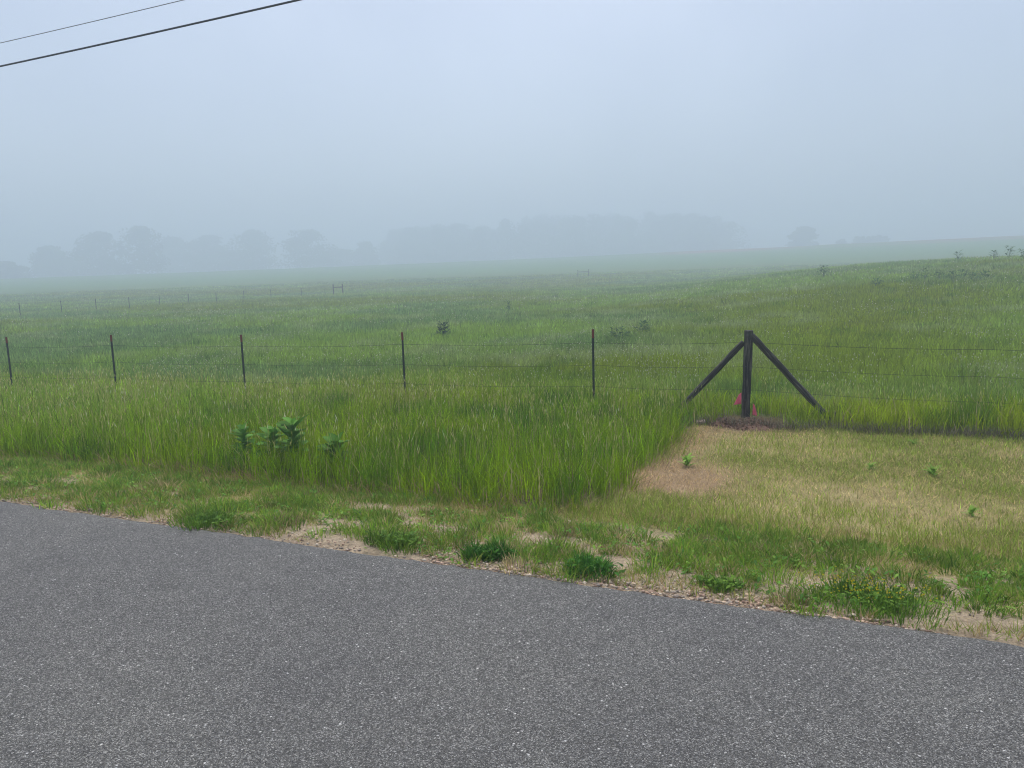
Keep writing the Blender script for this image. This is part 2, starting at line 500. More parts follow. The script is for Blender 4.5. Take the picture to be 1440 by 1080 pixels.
def build_tall_grass():
    parts = []
    n = 265000
    x = uni(n, -22, 4.8); y = uni(n, 4.9, 12.9)
    x, y, tone, hfac = clumped(x, y, 9, lambda r: .030 + .0035 * r)
    verge = (y > verge_front(x)) & (x < verge_side(y)) & (y < 11.6)
    gap = (x > -2.9) & (np.abs(y - (10.35 + .1 * np.sin(x * 4))) < .20) & (vnoise(x * 3, y * 3, 60) < .85)
    strip = (y > strip_front(x)) & (y < 12.9)
    mound = (np.hypot((x + 1.05) / .50, (y - 11.15) / .55) < 1)
    r = np.hypot(x, y)
    dens = np.clip(1.15 - r / 26, .35, 1)
    keep = (verge | strip) & ~gap & ~mound & in_view(x, y) & (rng.random(n) < dens * (.62 + .5 * fbm(x / .35, y / .35, 61)))
    fade = 1 - sstep(11.8, 12.9, y) * .85
    keep &= rng.random(n) < fade
    x, y, tone, hfac = x[keep], y[keep], tone[keep], hfac[keep]; n = len(x); r = np.hypot(x, y)
    hn = fbm(x / .7, y / .7, 62); h2 = fbm(x / 3.0, y / 3.0, 63)
    edge = np.clip(np.minimum(np.where(y < 11, y - verge_front(x), 9), 9) / .16, 0, 1)
    edge = np.where(y > 10.7, 1, edge)
    h = (.20 + .26 * hn + .10 * h2) * uni(n, .62, 1.12) * (.72 + .28 * edge) * (.55 + .45 * hfac)
    h = np.where(x < -6, h * .92, h)
    h *= np.where((y > 10.7) & (x > .1), 1.08, np.where(y > 10.7, .85, 1))
    w = np.maximum(.0052, r * .00078) * uni(n, .6, 1.5)
    lean = np.clip(np.abs(rng.normal(.28, .27, n)), 0, 1.0)
    c = mixcol(LUSH, YELG, np.clip(fbm(x / 1.6, y / 1.6, 64) * 1.3 - .42 + .45 * sstep(10.2, 11, y) + .3 * sstep(-.4, .3, x) * sstep(10.2, 10.8, y), 0, 1))
    d = sstep(.50, .70, fbm(x / .6, y / .6, 65))[:, None] * .8; c = c * (1 - d) + DEEP * d
    lft = (sstep(-6, -13, x) * .5)[:, None]; c = c * (1 - lft) + FIELD * 1.15 * lft
    c = c * (np.exp(rng.normal(0, .24, n)) * tone * 1.10)[:, None]
    dry = rng.random(n) < (.01 + .07 * fbm(x / 2, y / 2, 66)); c[dry] = STRAW * uni(dry.sum(), .5, 1.0)[:, None]
    tip = c * 1.06
    parts.append(blade_arrays(on_ground(x, y) - [0, 0, .015], h, w, uni(n, 0, 6.283), uni(n, 0, 6.283), lean, c, 2, tip))
    # seed stalks above the blades
    n = 9000
    x = uni(n, -21, 3); y = uni(n, 5.3, 12.8)
    k = (((y > verge_front(x) + .15) & (x < verge_side(y) - .1)) | (y > 11.2)) & in_view(x, y) & (fbm(x / 1.3, y / 1.3, 67) > .42)
    x, y = x[k], y[k]; n = len(x); r = np.hypot(x, y)
    P = on_ground(x, y); h = uni(n, .36, .58) * np.where(y > 10.7, .9, 1); ld = uni(n, 0, 6.283); le = uni(n, .0, .25)
    c = mixcol(OLIVE * 1.25, STRAW, rng.random(n) * .7)
    parts.append(blade_arrays(P, h, np.maximum(.0028, r * .00035), uni(n, 0, 6.283), ld, le, c, 2))
    tips = P + np.stack([np.cos(ld) * h * le, np.sin(ld) * h * le, h * np.sqrt(1 - .8 * le ** 2)], 1)
    parts.append(diamond_arrays(tips - [0, 0, .05], uni(n, .05, .09), np.maximum(.007, r * .0006) * uni(n, .6, 1.2), uni(n, 0, 3), ld, le * 2, np.minimum(c * 1.3 + .05 + .30 * (rng.random(n) < .16)[:, None], .85)))
    # dry bent blades lying out of the front edge and the right-hand edge
    n = 1500
    x1 = uni(n, -9.5, -1.75); y1 = verge_front(x1) + rng.normal(.05, .10, n)
    m = 500
    y2 = uni(m, 5.3, 10.2); x2 = verge_side(y2) + rng.normal(0, .09, m)
    m3 = 2600
    x3 = uni(m3, -2.2, 4.5); y3 = strip_front(x3) + rng.normal(.02, .07, m3)
    x = np.concatenate([x1, x2, x3]); y = np.concatenate([y1, y2, y3]); n = len(x)
    ld = np.concatenate([rng.normal(-1.57, .9, len(x1)), rng.normal(0, .9, m), rng.normal(-1.57, .9, m3)])
    c = mixcol(STRAW * .9, BROWN, rng.random(n)) * uni(n, .4, 1.0)[:, None]
    g = rng.random(n) < .5; c[g] = mixcol(LUSH, YELG, rng.random(g.sum()))
    ths = np.arange(n) >= len(x1) + m; c[ths] = mixcol([.10, .09, .055], [.34, .32, .24], rng.random(ths.sum()) ** 1.5)
    parts.append(blade_arrays(on_ground(x, y), uni(n, .10, .26), np.full(n, .0052), uni(n, 0, 6.283), ld, uni(n, .45, 1.0), c, 2))
    o = mesh_np('tall_grass', *[q for q in (lambda a: (a[0], a[1], a[2]))(join_arrays(parts))], M_BLADE, join_arrays(parts)[3])
    tag(o, 'tall lush green grass left uncut on the verge and along the fence line', 'grass', kind='stuff')


def build_pasture():
    parts = []
    K = 380.0
    # number of blades per ring follows the density K*(18/r)^1.8
    edges = np.concatenate([np.arange(11, 30, 1.0), np.geomspace(30, 190, 60)])
    X, Y = [], []
    for r0, r1 in zip(edges, edges[1:]):
        rm = .5 * (r0 + r1); dens = K * min(1.0, (18 / rm)) ** 1.75 if rm > 18 else K
        cnt = int(dens * 1.575 * (r1 ** 2 - r0 ** 2) / 2)
        rr = np.sqrt(uni(cnt, r0 ** 2, r1 ** 2)); aa = uni(cnt, R(-45), R(45))
        X.append(rr * (np.cos(aa) * FWD[0] + np.sin(aa) * RGT[0])); Y.append(rr * (np.cos(aa) * FWD[1] + np.sin(aa) * RGT[1]))
    x = np.concatenate(X); y = np.concatenate(Y); pm = rng.permutation(len(x)); x, y = x[pm], y[pm]
    x, y, tone, hfac = clumped(x, y, 8, lambda r: .05 + .0042 * r)
    k = y > 12.0 + .5 * vnoise(x / .6, y / .6, 70)
    k &= rng.random(len(x)) < (.55 + .75 * fbm(x / 1.1, y / 1.1, 71))
    x, y, tone, hfac = x[k], y[k], tone[k], hfac[k]; n = len(x); r = np.hypot(x, y)
    hn = fbm(x / 1.4, y / 1.4, 72); h2 = fbm(x / 6, y / 6, 73)
    h = (.09 + .22 * hn + .18 * h2) * uni(n, .6, 1.15) * (.35 + .65 * hfac)
    w = np.maximum(.0065, r * .00080) * uni(n, .7, 1.5)
    c = field_col(x, y)
    fr = ((1 - sstep(12.3, 14.5, y)) * .7)[:, None]; c = c * (1 - fr) + mixcol(LUSH, YELG, hn) * fr
    d = sstep(.60, .78, fbm(x / 1.2 + 40, y / 1.2, 74))[:, None] * .55; c = c * (1 - d) + DEEP * 1.0 * d
    c = c * (np.exp(rng.normal(0, .17, n)) * tone ** .75)[:, None]
    lean = np.clip(np.abs(rng.normal(.34, .25, n)), 0, 1.0)
    P = on_ground(x, y) - [0, 0, .02]; yaw = uni(n, 0, 6.283); ld = uni(n, 0, 6.283)
    # blades a long way off turn broadside often enough to keep the sward closed
    nr = r < 26
    parts.append(blade_arrays(P[nr], h[nr], w[nr], yaw[nr], ld[nr], lean[nr], c[nr], 2, c[nr] * 1.12))
    nf = ~nr
    parts.append(blade_arrays(P[nf], h[nf], w[nf] * 1.5, yaw[nf], ld[nf], lean[nf], c[nf], 1, c[nf] * 1.1))
    # pale seed heads and small white flowers in drifts
    n = 46000
    rr = np.exp(uni(n, math.log(13), math.log(70))); aa = uni(n, R(-39), R(39))
    x = rr * (np.cos(aa) * FWD[0] + np.sin(aa) * RGT[0]); y = rr * (np.cos(aa) * FWD[1] + np.sin(aa) * RGT[1])
    dr = fbm(x / 1.5, y / 1.5, 75) * .6 + fbm(x / 6, y / 6, 76) * .4
    k = (y > 12.6) & (rng.random(n) < sstep(.52, .68, dr) * .6 + .015); x, y, rr = x[k], y[k], rr[k]; n = len(x)
    P = on_ground(x, y); h = uni(n, .30, .52); ld = uni(n, 0, 6.283); le = uni(n, 0, .3)
    c = mixcol(OLIVE * 1.3, GREYG * 1.2, rng.random(n))
    parts.append(blade_arrays(P, h, np.maximum(.003, rr * .0003), uni(n, 0, 6.283), ld, le, c, 1))
    tips = P + np.stack([np.cos(ld) * h * le, np.sin(ld) * h * le, h * np.sqrt(1 - .8 * le ** 2)], 1)
    hc = mixcol([.36, .40, .20], [.82, .80, .62], rng.random(n) ** 1.6)
    parts.append(diamond_arrays(tips - [0, 0, .03], np.maximum(.035, rr * .0012) * uni(n, .6, 1.3), np.maximum(.014, rr * .0011) * uni(n, .5, 1.3), uni(n, 0, 3), ld, le, hc))
    a = join_arrays(parts)
    o = mesh_np('pasture_grass', a[0], a[1], a[2], M_FARGREEN, a[3])
    tag(o, 'rough green pasture grass with pale seed heads stretching back into the fog', 'grass', kind='stuff')


def build_mown():
    n = 190000
    x = uni(n, -2.3, 5.0); y = uni(n, 4.75, 11.2)
    k = (x > verge_side(y) - .05) & (y < strip_front(x) + .05) & in_view(x, y, 10)
    k &= rng.random(n) < (.45 + .9 * fbm(x / .25, y / .25, 81)) * sstep(4.95, 5.7, y + .9 * (fbm(x / .45, y / .3, 82) - .5))
    k &= ~((np.hypot((x + 1.12) / .56, (y - 10.86) / .44) + .7 * (fbm(x / .2, y / .2, 88) - .5) < 1) & (rng.random(n) < .93))
    x, y = x[k], y[k]; n = len(x)
    br = np.clip(dead_patch(x, y) + .7 * np.exp(-(((x + 1.2) / .7) ** 2 + ((y - 10.35) / .45) ** 2)), 0, 1)
    gr = np.clip(.44 + 1.1 * (fbm(x / .7, y / .7, 84) - .45) + .45 * (1 - sstep(5.3, 7.2, y)), .12, .95) * (1 - br)
    isg = rng.random(n) < gr * .85
    c = mixcol(STRAW * np.array([1.06, 1.06, 1.12]), STRAW * np.array([.82, .78, .74]), rng.random(n)); c = mixcol(c, np.array([.58, .40, .235]), br * rng.random(n) ** .5)
    cg = mixcol(OLIVE * 1.2, FIELD * 1.15, rng.random(n)); c[isg] = cg[isg]
    c = c * np.exp(rng.normal(-.02, .33, n))[:, None]
    h = uni(n, .022, .066) * (1 + .45 * gr) * np.where(isg, 1.15, .9)
    r = np.hypot(x, y); w = np.maximum(.0050, r * .0007) * uni(n, .6, 1.5)
    lean = np.clip(rng.normal(np.where(isg, .45, .85), .25), 0, 1.05)
    A = blade_arrays(on_ground(x, y) - [0, 0, .004], h, w, uni(n, 0, 6.283), uni(n, 0, 6.283), lean, c, 1)
    o = mesh_np('mown_grass', A[0], A[1], A[2], M_BLADE, A[3])
    tag(o, 'short mown straw coloured grass beside the tall verge, right of its cut edge', 'grass', kind='stuff')


def clump_arrays(cx, cy, rad, nb, h, cols, width=.0045, lean_mu=.55, flat=False):
    """A tuft: blades rooted in a small disc and splaying outward."""
    a = uni(nb, 0, 6.283); q = np.sqrt(rng.random(nb)) * rad
    x = cx + np.cos(a) * q; y = cy + np.sin(a) * q
    ld = a + rng.normal(0, .7, nb)
    le = np.clip(rng.normal(lean_mu, .22, nb) * (.4 + .8 * q / max(rad, .01)), 0, 1.0)
    c = cols[rng.integers(0, len(cols), nb)] * uni(nb, .7, 1.3)[:, None]
    z = ground_z(x, y)
    z = np.where(y < 3.72, np.maximum(z, .0), z)
    return blade_arrays(np.stack([x, y, z - .004], 1), h * uni(nb, .5, 1.15) * (1.1 - .45 * q / max(rad, .01)), np.full(nb, width) * uni(nb, .7, 1.4),
                        uni(nb, 0, 6.283), ld, le, c, 2)


def leaf_arrays(base, direction, length, width, col, droop=.25, fold=.2, rows=6):
    d = Vector(direction).normalized(); side = d.cross(Vector((0, 0, 1))); side = side.normalized() if side.length > 1e-3 else Vector((1, 0, 0))
    nrm = side.cross(d).normalized()
    V, C = [], []
    for i in range(rows + 1):
        t = i / rows
        wd = width * .5 * (math.sin(math.pi * (t ** .8)) ** .75 if 0 < t < 1 else 0.0) + .0015
        c = Vector(base) + d * length * t - Vector((0, 0, 1)) * droop * length * t * t
        f = fold * wd
        for s in (-1, 0, 1):
            V.append(c + side * wd * s + nrm * (f if s else 0)); C.append(np.array(col) * (1.25 if s == 0 else 1.0))
    L, S = [], []
    for i in range(rows):
        for s in (0, 1):
            a = i * 3 + s; S.append(len(L)); L += [a, a + 1, a + 4, a + 3]
    return np.array([v[:] for v in V]), np.array(L), np.array(S), np.array(C)


def build_verge_strip():
    parts = []
    G = np.array([[.20, .36, .035], [.27, .41, .045], [.33, .41, .08], [.14, .29, .04]])
    Dr = np.array([[.62, .50, .25], [.46, .36, .18], [.26, .27, .08]])
    cnt = 0
    while cnt < 1700:
        x = rng.uniform(-10.5, 4.2); y = 3.72 + rng.beta(1.35, 1.15) * 1.75
        dn = float(fbm(np.array([x / .55]), np.array([y / .28]), 91)[0]); lf = float(sstep(-2.2, -4.5, x))
        if dn < .475 - .13 * lf - .07 * float(sstep(.2, .9, x)): 
            cnt += .25; continue
        s = rng.uniform(.45, 1.25)
        cols = G if rng.random() < .90 else Dr
        s *= rng.uniform(.4, 1.2)
        parts.append(clump_arrays(x, y, .085 * s + .03, int(26 + 60 * s), .080 * s + .03, cols * rng.uniform(.6, 1.3), .0050, .7)); cnt += 1
    # short scattered blades between the tufts
    n = 80000
    x = uni(n, -10.8, 4.2); y = uni(n, 3.76, 5.7)
    k = (fbm(x / .4, y / .22, 92) > .54 - .12 * sstep(-2.5, -5, x) - .22 * sstep(4.7, 5.3, y)) & ((y < verge_front(x) + .05) | (x > -1.9))
    x, y = x[k], y[k]; n = len(x)
    isg = rng.random(n) < .62
    c = np.where(isg[:, None], mixcol(OLIVE, FIELD * 1.1, rng.random(n)), mixcol(STRAW, BROWN * 1.2, rng.random(n))) * uni(n, .65, 1.25)[:, None]
    parts.append(blade_arrays(on_ground(x, y), uni(n, .03, .085), np.full(n, .0052) * uni(n, .7, 1.4), uni(n, 0, 6.283), uni(n, 0, 6.283),
                              np.clip(rng.normal(.6, .28, n), 0, 1.0), c, 1))
    # low broad-leaved weeds mixed through the tufts
    n = 0
    while n < 5200:
        x = rng.uniform(-9.5, 4.0); y = 3.74 + rng.beta(1.3, 1.3) * 1.5
        if float(fbm(np.array([x / .55]), np.array([y / .28]), 91)[0]) < .46 - .10 * float(sstep(-2.2, -4.5, x)): continue
        cc = np.array([[.17, .36, .05], [.25, .42, .07], [.11, .26, .04]][int(rng.integers(0, 3))]) * rng.uniform(.7, 1.25)
        for q in range(int(rng.integers(3, 7))):
            a = rng.uniform(0, 6.28); ln = rng.uniform(.018, .045); ox, oy = rng.normal(0, .025, 2); z = gz(x + ox, y + oy)
            parts.append(leaf_arrays((x + ox, y + oy, max(z, 0.0 if y < 3.72 else -9) + rng.uniform(.004, .05)), (math.cos(a), math.sin(a), rng.uniform(0, 1.1)), ln, ln * .45, cc, .2, .2, 2)); n += 1
    # straw litter lying on the sand
    n = 6000
    x = uni(n, -9, 4); y = uni(n, 3.85, 5.5); k = fbm(x / .6, y / .3, 93) > .42; x, y = x[k], y[k]; n = len(x)
    c = mixcol(STRAW * 1.1, BROWN, rng.random(n)); P = on_ground(x, y) + [0, 0, .006]
    P[:, 2] += uni(n, 0, .012)
    parts.append(blade_arrays(P, uni(n, .05, .14), np.full(n, .0035), uni(n, 0, 6.283), uni(n, 0, 6.283), np.full(n, 1.05), c, 1))
    a = join_arrays(parts)
    o = mesh_np('verge_grass', a[0], a[1], a[2], M_BLADE, a[3])
    tag(o, 'low patchy grass and straw growing in the sandy strip along the road edge', 'grass', kind='stuff')


def build_gravel():
    bm = bmesh.new(); bmesh.ops.create_icosphere(bm, subdivisions=1, radius=1.0)
    base = np.array([v.co[:] for v in bm.verts]); F = np.array([[v.index for v in f.verts] for f in bm.faces]); bm.free()
    n = 13000
    x = np.concatenate([uni(7000, -9.5, 3.4), uni(6000, -2.6, 3.2)])
    y = np.concatenate([3.70 + np.abs(rng.normal(0, .14, 7000)), 3.70 + np.abs(rng.normal(0, .10, 6000))])
    far = rng.random(n) < .34; y[far] = uni(far.sum(), 3.8, 5.2)
    k = (fbm(x / .5, y / .3, 95) > .33); x, y = x[k], y[k]; n = len(x)
    s = .0032 + .0095 * rng.random(n) ** 2.6
    sc = np.stack([s * uni(n, .8, 1.5), s * uni(n, .7, 1.2), s * uni(n, .45, .8)], 1)
    jit = base[None] * (1 + rng.uniform(-.22, .22, (n, len(base), 1)))
    Vv = jit * sc[:, None, :]
    an = uni(n, 0, 6.283); ca, sa = np.cos(an)[:, None], np.sin(an)[:, None]
    Vx = Vv[..., 0] * ca - Vv[..., 1] * sa; Vy = Vv[..., 0] * sa + Vv[..., 1] * ca
    P = on_ground(x, y); P[:, 2] = np.where(y < 3.72, np.maximum(P[:, 2], -.008), P[:, 2])
    V = np.stack([Vx + x[:, None], Vy + y[:, None], Vv[..., 2] + (P[:, 2] + sc[:, 2] * .35)[:, None]], -1).reshape(-1, 3)
    pal = np.array([[.62, .46, .32], [.50, .34, .24], [.40, .32, .24], [.72, .60, .46], [.33, .27, .22], [.56, .38, .28]])
    c = np.repeat(pal[rng.integers(0, len(pal), n)] * uni(n, .75, 1.2)[:, None], len(base), 0)
    L = (F[None] + (np.arange(n) * len(base))[:, None, None]).reshape(-1)
    o = mesh_np('gravel', V, L, np.arange(len(L) // 3) * 3, M_STONE, c, smooth=True)
    tag(o, 'tan and pinkish gravel scattered along the asphalt edge', 'gravel', kind='stuff')


build_tall_grass(); build_pasture(); build_mown(); build_verge_strip(); build_gravel()


# ------------------------------------------------------------------ fence
FY = 11.55
POSTS = [-17.66, -14.26, -10.69, -7.03, -3.53]
POST_TOP = [.49, .57, .60, .67, .74]
WOOD_X = -1.18
GX0, GX1 = -21.2, 5.2
fence = empty('wire_fence', (WOOD_X, FY, gz(WOOD_X, FY)),
              'long wire fence with slim red-tipped steel posts and one dark braced wooden post', 'fence')
FO = Vector(fence.location)


def top_wire_z(x):   # height of the top strand above datum along the line
    return float(np.interp(x, [-21.2] + POSTS + [WOOD_X, 1.9, 5.2], [.25, .27, .35, .38, .46, .53, .57, .50, .50]))


def steel_post(x, ztop, lean):
    g = gz(x, FY)
    bm = bmesh.new(); H = ztop - g
    w, t = .036, .005
    def box(x0, x1, y0, y1, z0, z1):
        vs = [bm.verts.new((a, b, c)) for c in (z0, z1) for b in (y0, y1) for a in (x0, x1)]
        for f in ((0, 1, 3, 2), (4, 6, 7, 5), (0, 4, 5, 1), (2, 3, 7, 6), (0, 2, 6, 4), (1, 5, 7, 3)):
            bm.faces.new([vs[k] for k in f])
    zr = H - .14
    box(-w / 2, w / 2, 0, t, -.35, zr)          # face of the T
    box(-t / 2, t / 2, t + .0005, .034, -.35, zr)  # web of the T
    z = .12
    while z < zr - .02:
        box(-.007, .007, -.006, -.0005, z, z + .012); z += .055
    bmesh.ops.recalc_face_normals(bm, faces=bm.faces)
    o = from_bm('steel_post', bm, M_STEEL, fence)
    o.location = Vector((x, FY, g)) - FO; o.rotation_euler = (R(lean * .5), R(lean), 0)
    bm = bmesh.new()
    box2 = ((-w / 2 - .001, w / 2 + .001, -.001, t + .001, zr - .001, H), (-t / 2 - .001, t / 2 + .001, t + .0015, .035, zr - .001, H))
    for b in box2:
        x0, x1, y0, y1, z0, z1 = b
        vs = [bm.verts.new((a, bb, c)) for c in (z0, z1) for bb in (y0, y1) for a in (x0, x1)]
        for f in ((0, 1, 3, 2), (4, 6, 7, 5), (0, 4, 5, 1), (2, 3, 7, 6), (0, 2, 6, 4), (1, 5, 7, 3)):
            bm.faces.new([vs[k] for k in f])
    bmesh.ops.recalc_face_normals(bm, faces=bm.faces)
    from_bm('red_tip', bm, M_TIP, o)
    # wire clips
    for dz in (0, .36, .70):
        zc = top_wire_z(x) - dz - g
        bm = bmesh.new(); bm_tube(bm, [(-.022, -.010, zc), (0, -.014, zc + .004), (.022, -.010, zc)], .0028, 5)
        from_bm('wire_clip', bm, M_WIRE, o)


for x, zt, ln in zip(POSTS, POST_TOP, (-.5, .3, .2, -.4, -.2)): steel_post(x, zt, ln)


def round_timber(name, p0, p1, r0, r1, seg=14, label=None):
    p0, p1 = Vector(p0), Vector(p1); L = (p1 - p0).length
    bm = bmesh.new(); k = 12
    bm_tube(bm, [(random.uniform(-.003, .003), random.uniform(-.003, .003), L * i / k) for i in range(k + 1)],
            [r0 + (r1 - r0) * i / k + random.uniform(-.0025, .0025) for i in range(k + 1)], seg, True, .035)
    es = [e for e in bm.edges if len(e.link_faces) == 2 and any(len(f.verts) > 4 for f in e.link_faces)]
    bmesh.ops.bevel(bm, geom=es, offset=.006, segments=1, affect='EDGES')
    o = from_bm(name, bm, M_WOOD, fence)
    for f in o.data.polygons: f.use_smooth = len(f.vertices) <= 4
    o.rotation_mode = 'QUATERNION'; o.rotation_quaternion = Vector((0, 0, 1)).rotation_difference((p1 - p0).normalized())
    o.location = p0 - FO
    if label: o['label'] = label
    return o


g0 = gz(WOOD_X, FY)
post = round_timber('wooden_post', (WOOD_X - .015, FY, g0 - .5), (WOOD_X + .015, FY, .735), .060, .064)
round_timber('brace', (-2.22, FY + .0, gz(-2.22, FY) + .02), (WOOD_X - .055, FY, .56), .042, .044)
round_timber('brace', (-.02, FY + .0, gz(-.02, FY) + .02), (WOOD_X + .055, FY, .665), .045, .047)
# short stake at the foot of each brace
for bx in (-2.26, .03):
    round_timber('stake', (bx, FY, gz(bx, FY) - .25), (bx + .01, FY, gz(bx, FY) + .15), .035, .034)
for dz in (0, .36, .70):
    bm = bmesh.new(); zc = top_wire_z(WOOD_X) - dz
    bm_tube(bm, [(WOOD_X - .025, FY - .052, zc - .012), (WOOD_X - .012, FY - .070, zc), (WOOD_X - .025, FY - .052, zc + .012)], .003, 5)
    o = from_bm('wire_staple', bm, M_WIRE, fence); o.location = -FO


def strand(dz, r):
    xs = [GX0] + POSTS + [WOOD_X] + [1.9, GX1]
    pts = []
    for a, b in zip(xs, xs[1:]):
        for i in range(10):
            t = i / 10; sag = .030 * 4 * t * (1 - t)
            yy = FY - .012 if b <= -1.3 else FY - .012
            pts.append((a + (b - a) * t, 0, top_wire_z(a) * (1 - t) + top_wire_z(b) * t - dz - sag))
    pts.append((GX1, 0, top_wire_z(GX1) - dz))
    P = []
    for (x, _, z) in pts:
        d = abs(x - WOOD_X); y = FY - .012 - .055 * max(0, 1 - d / .8)
        P.append((x, y, z))
    bm = bmesh.new(); bm_tube(bm, P, r, 5)
    # barbs
    x = GX0 + .1; arr = np.array(P)
    while x < GX1:
        z = float(np.interp(x, arr[:, 0], arr[:, 2])); y = float(np.interp(x, arr[:, 0], arr[:, 1])); a = random.uniform(0, 3.14)
        for s in (0, 1.57):
            v = Vector((.25 * random.choice((-1, 1)), math.cos(a + s), math.sin(a + s))) * .013
            q = Vector((x, y, z)); e = Vector((.002, 0, 0))
            f = [bm.verts.new(q + v), bm.verts.new(q - v), bm.verts.new(q - v + e), bm.verts.new(q + v + e)]
            bm.faces.new(f)
        x += .125
    o = from_bm('wire_strand', bm, M_WIRE, fence); o.location = -FO


strand(0, .0021); strand(.36, .0017); strand(.70, .0017)


# ------------------------------------------------------------------ things at the foot of the wooden post
def build_mound():
    mx, my = -1.05, 10.92
    root = empty('dirt_mound', (mx, my, gz(mx, my)), 'low heap of fresh brown dirt at the foot of the wooden post', 'dirt heap')
    n = 72; xs = np.linspace(-.85, .75, n); ys = np.linspace(-.75, .60, n)
    X, Y = np.meshgrid(xs, ys); x = X.ravel(); y = Y.ravel()
    d1 = np.exp(-((x / .30) ** 2 + (y / .30) ** 2)); d2 = np.exp(-(((x + .38) / .18) ** 2 + ((y + .06) / .20) ** 2)) * .8
    d3 = np.exp(-(((x - .12) / .28) ** 2 + ((y + .36) / .18) ** 2)) * .7
    hgt = .11 * np.maximum.reduce([d1, d2, d3]) + .09 * (fbm(x / .09 + 9, y / .09 + 9, 101) - .5) * np.clip(d1 + d2 + d3, 0, 1)
    hole = np.exp(-(((x - .14) / .10) ** 2 + ((y - .34) / .10) ** 2)); hgt = hgt - .14 * hole
    z = ground_z(x + mx, y + my) - root.location.z + hgt - .030
    V = np.stack([x, y, z], 1)
    i, j = np.meshgrid(np.arange(n - 1), np.arange(n - 1), indexing='ij')
    q = np.stack([i * n + j, i * n + j + 1, (i + 1) * n + j + 1, (i + 1) * n + j], -1).reshape(-1, 4)
    mesh_np('soil', V, q.ravel(), np.arange(len(q)) * 4, M_DIRT, parent=root, smooth=True)
    bm = bmesh.new()
    for _ in range(420):
        px, py = random.gauss(-.10, .25), random.gauss(-.10, .20)
        if abs(px) > .7 or abs(py) > .6: continue
        zz = float(np.interp(0, [0], [0])); k = np.argmin((x - px) ** 2 + (y - py) ** 2); zz = z[k]
        s = random.uniform(.005, .016) * (1.6 if random.random() < .07 else 1)
        m = Matrix.Translation((px, py, zz + s * .3)) @ Euler((random.random() * 6, random.random() * 6, random.random() * 6)).to_matrix().to_4x4() @ Matrix.Diagonal((s * 1.3, s, s * .75, 1))
        vs = bmesh.ops.create_icosphere(bm, subdivisions=1, radius=1, matrix=m)['verts']
        for v in vs: v.co += Vector((random.uniform(-1, 1), random.uniform(-1, 1), random.uniform(-1, 1))) * s * .18
    o = from_bm('clods', bm, M_DIRT, root); o['kind'] = 'stuff'


def flag(px, py, w, h, stem, label, tilt, yaw, sag):
    g = gz(px, py)
    root = empty('marking_flag', (px, py, g), label, 'flag')
    bm = bmesh.new(); bm_tube(bm, [(0, 0, -.1), (.004, 0, stem * .5), (tilt, 0, stem)], .0022, 5)
    from_bm('stem', bm, M_WIRE, root)
    nx, nz = 8, 10; V = []
    for i in range(nz):
        for j in range(nx):
            u, v = j / (nx - 1), i / (nz - 1)
            X = w * u * math.cos(yaw + .6 * math.sin(u * 3)) * (.35 + .65 * v); Y = w * u * math.sin(yaw) * .8 + .012 * math.sin(v * 6 + u * 5)
            V.append((tilt + X - .0, Y, stem - h * v - sag * u * (1 - .3 * v)))
    V = np.array(V); i, j = np.meshgrid(np.arange(nz - 1), np.arange(nx - 1), indexing='ij')
    q = np.stack([i * nx + j, i * nx + j + 1, (i + 1) * nx + j + 1, (i + 1) * nx + j], -1).reshape(-1, 4)
    o = mesh_np('pennant', V, q.ravel(), np.arange(len(q)) * 4, M_PINK, np.tile([1.0, .22, .32], (len(V), 1)), root, True)
    sm = o.modifiers.new('thick', 'SOLIDIFY'); sm.thickness = .0015


build_mound()
flag(-1.225, 11.34, .11, .17, .40, 'bright pink marking flag drooping against the left side of the wooden post', -.002, math.pi * .95, .03)
flag(-1.06, 11.20, .07, .17, .27, 'small pink marking flag stuck low in the dirt heap right of the wooden post', .006, .3, .02)

bm = bmesh.new()
bmesh.ops.create_cube(bm, size=1, matrix=Matrix.Diagonal((.115, .07, .03, 1)))
bmesh.ops.subdivide_edges(bm, edges=bm.edges, cuts=2, use_grid_fill=True)
for v in bm.verts: v.co += Vector((random.uniform(-1, 1) * .007, random.uniform(-1, 1) * .007, random.uniform(-1, 1) * .004 + .012 * math.sin(v.co.x * 30)))
chip = from_bm('wood_chip', bm, M_PAPER); chip.location = (-1.72, 10.80, gz(-1.72, 10.80) + .045); chip.rotation_euler = (.25, .1, .3)
tag(chip, 'pale split chip of wood lying between the left brace and the dirt heap', 'wood chip')


# ------------------------------------------------------------------ broad-leaved plants
def milkweed(x, y, h, label, lean=(0, 0), scale=1.0, group='broad-leaved plants at the verge edge'):
    g = gz(x, y)
    root = empty('broadleaf_plant', (x, y, g), label, 'plant', group)
    pts = [(lean[0] * t * t, lean[1] * t * t, h * t) for t in (0, .25, .5, .75, 1)]
    bm = bmesh.new(); bm_tube(bm, pts, [.008, .0075, .007, .006, .004], 7)
    from_bm('stem', bm, M_STEM, root, True)
    k = 9
    for i in range(k):
        t = .36 + .62 * i / (k - 1)
        p = Vector((lean[0] * t * t, lean[1] * t * t, h * t))
        ll = (.235 if i < k - 2 else .17) * scale * random.uniform(.85, 1.12); ww = ll * .60
        up = .45 + 1.3 * (i / (k - 1)) ** 1.5
        a0 = i * math.pi / 2 + random.uniform(-.35, .35)
        for s in (0, math.pi):
            a = a0 + s
            col = np.array([.125, .27, .045]) * random.uniform(.7, 1.35)
            arr = leaf_arrays(p, (math.cos(a), math.sin(a), up * random.uniform(.55, 1.35)), ll * random.uniform(.8, 1.15), ww, col, random.uniform(.2, .55), .22)
            mesh_np('leaf', arr[0], arr[1], arr[2], M_LEAF, arr[3], root, True)


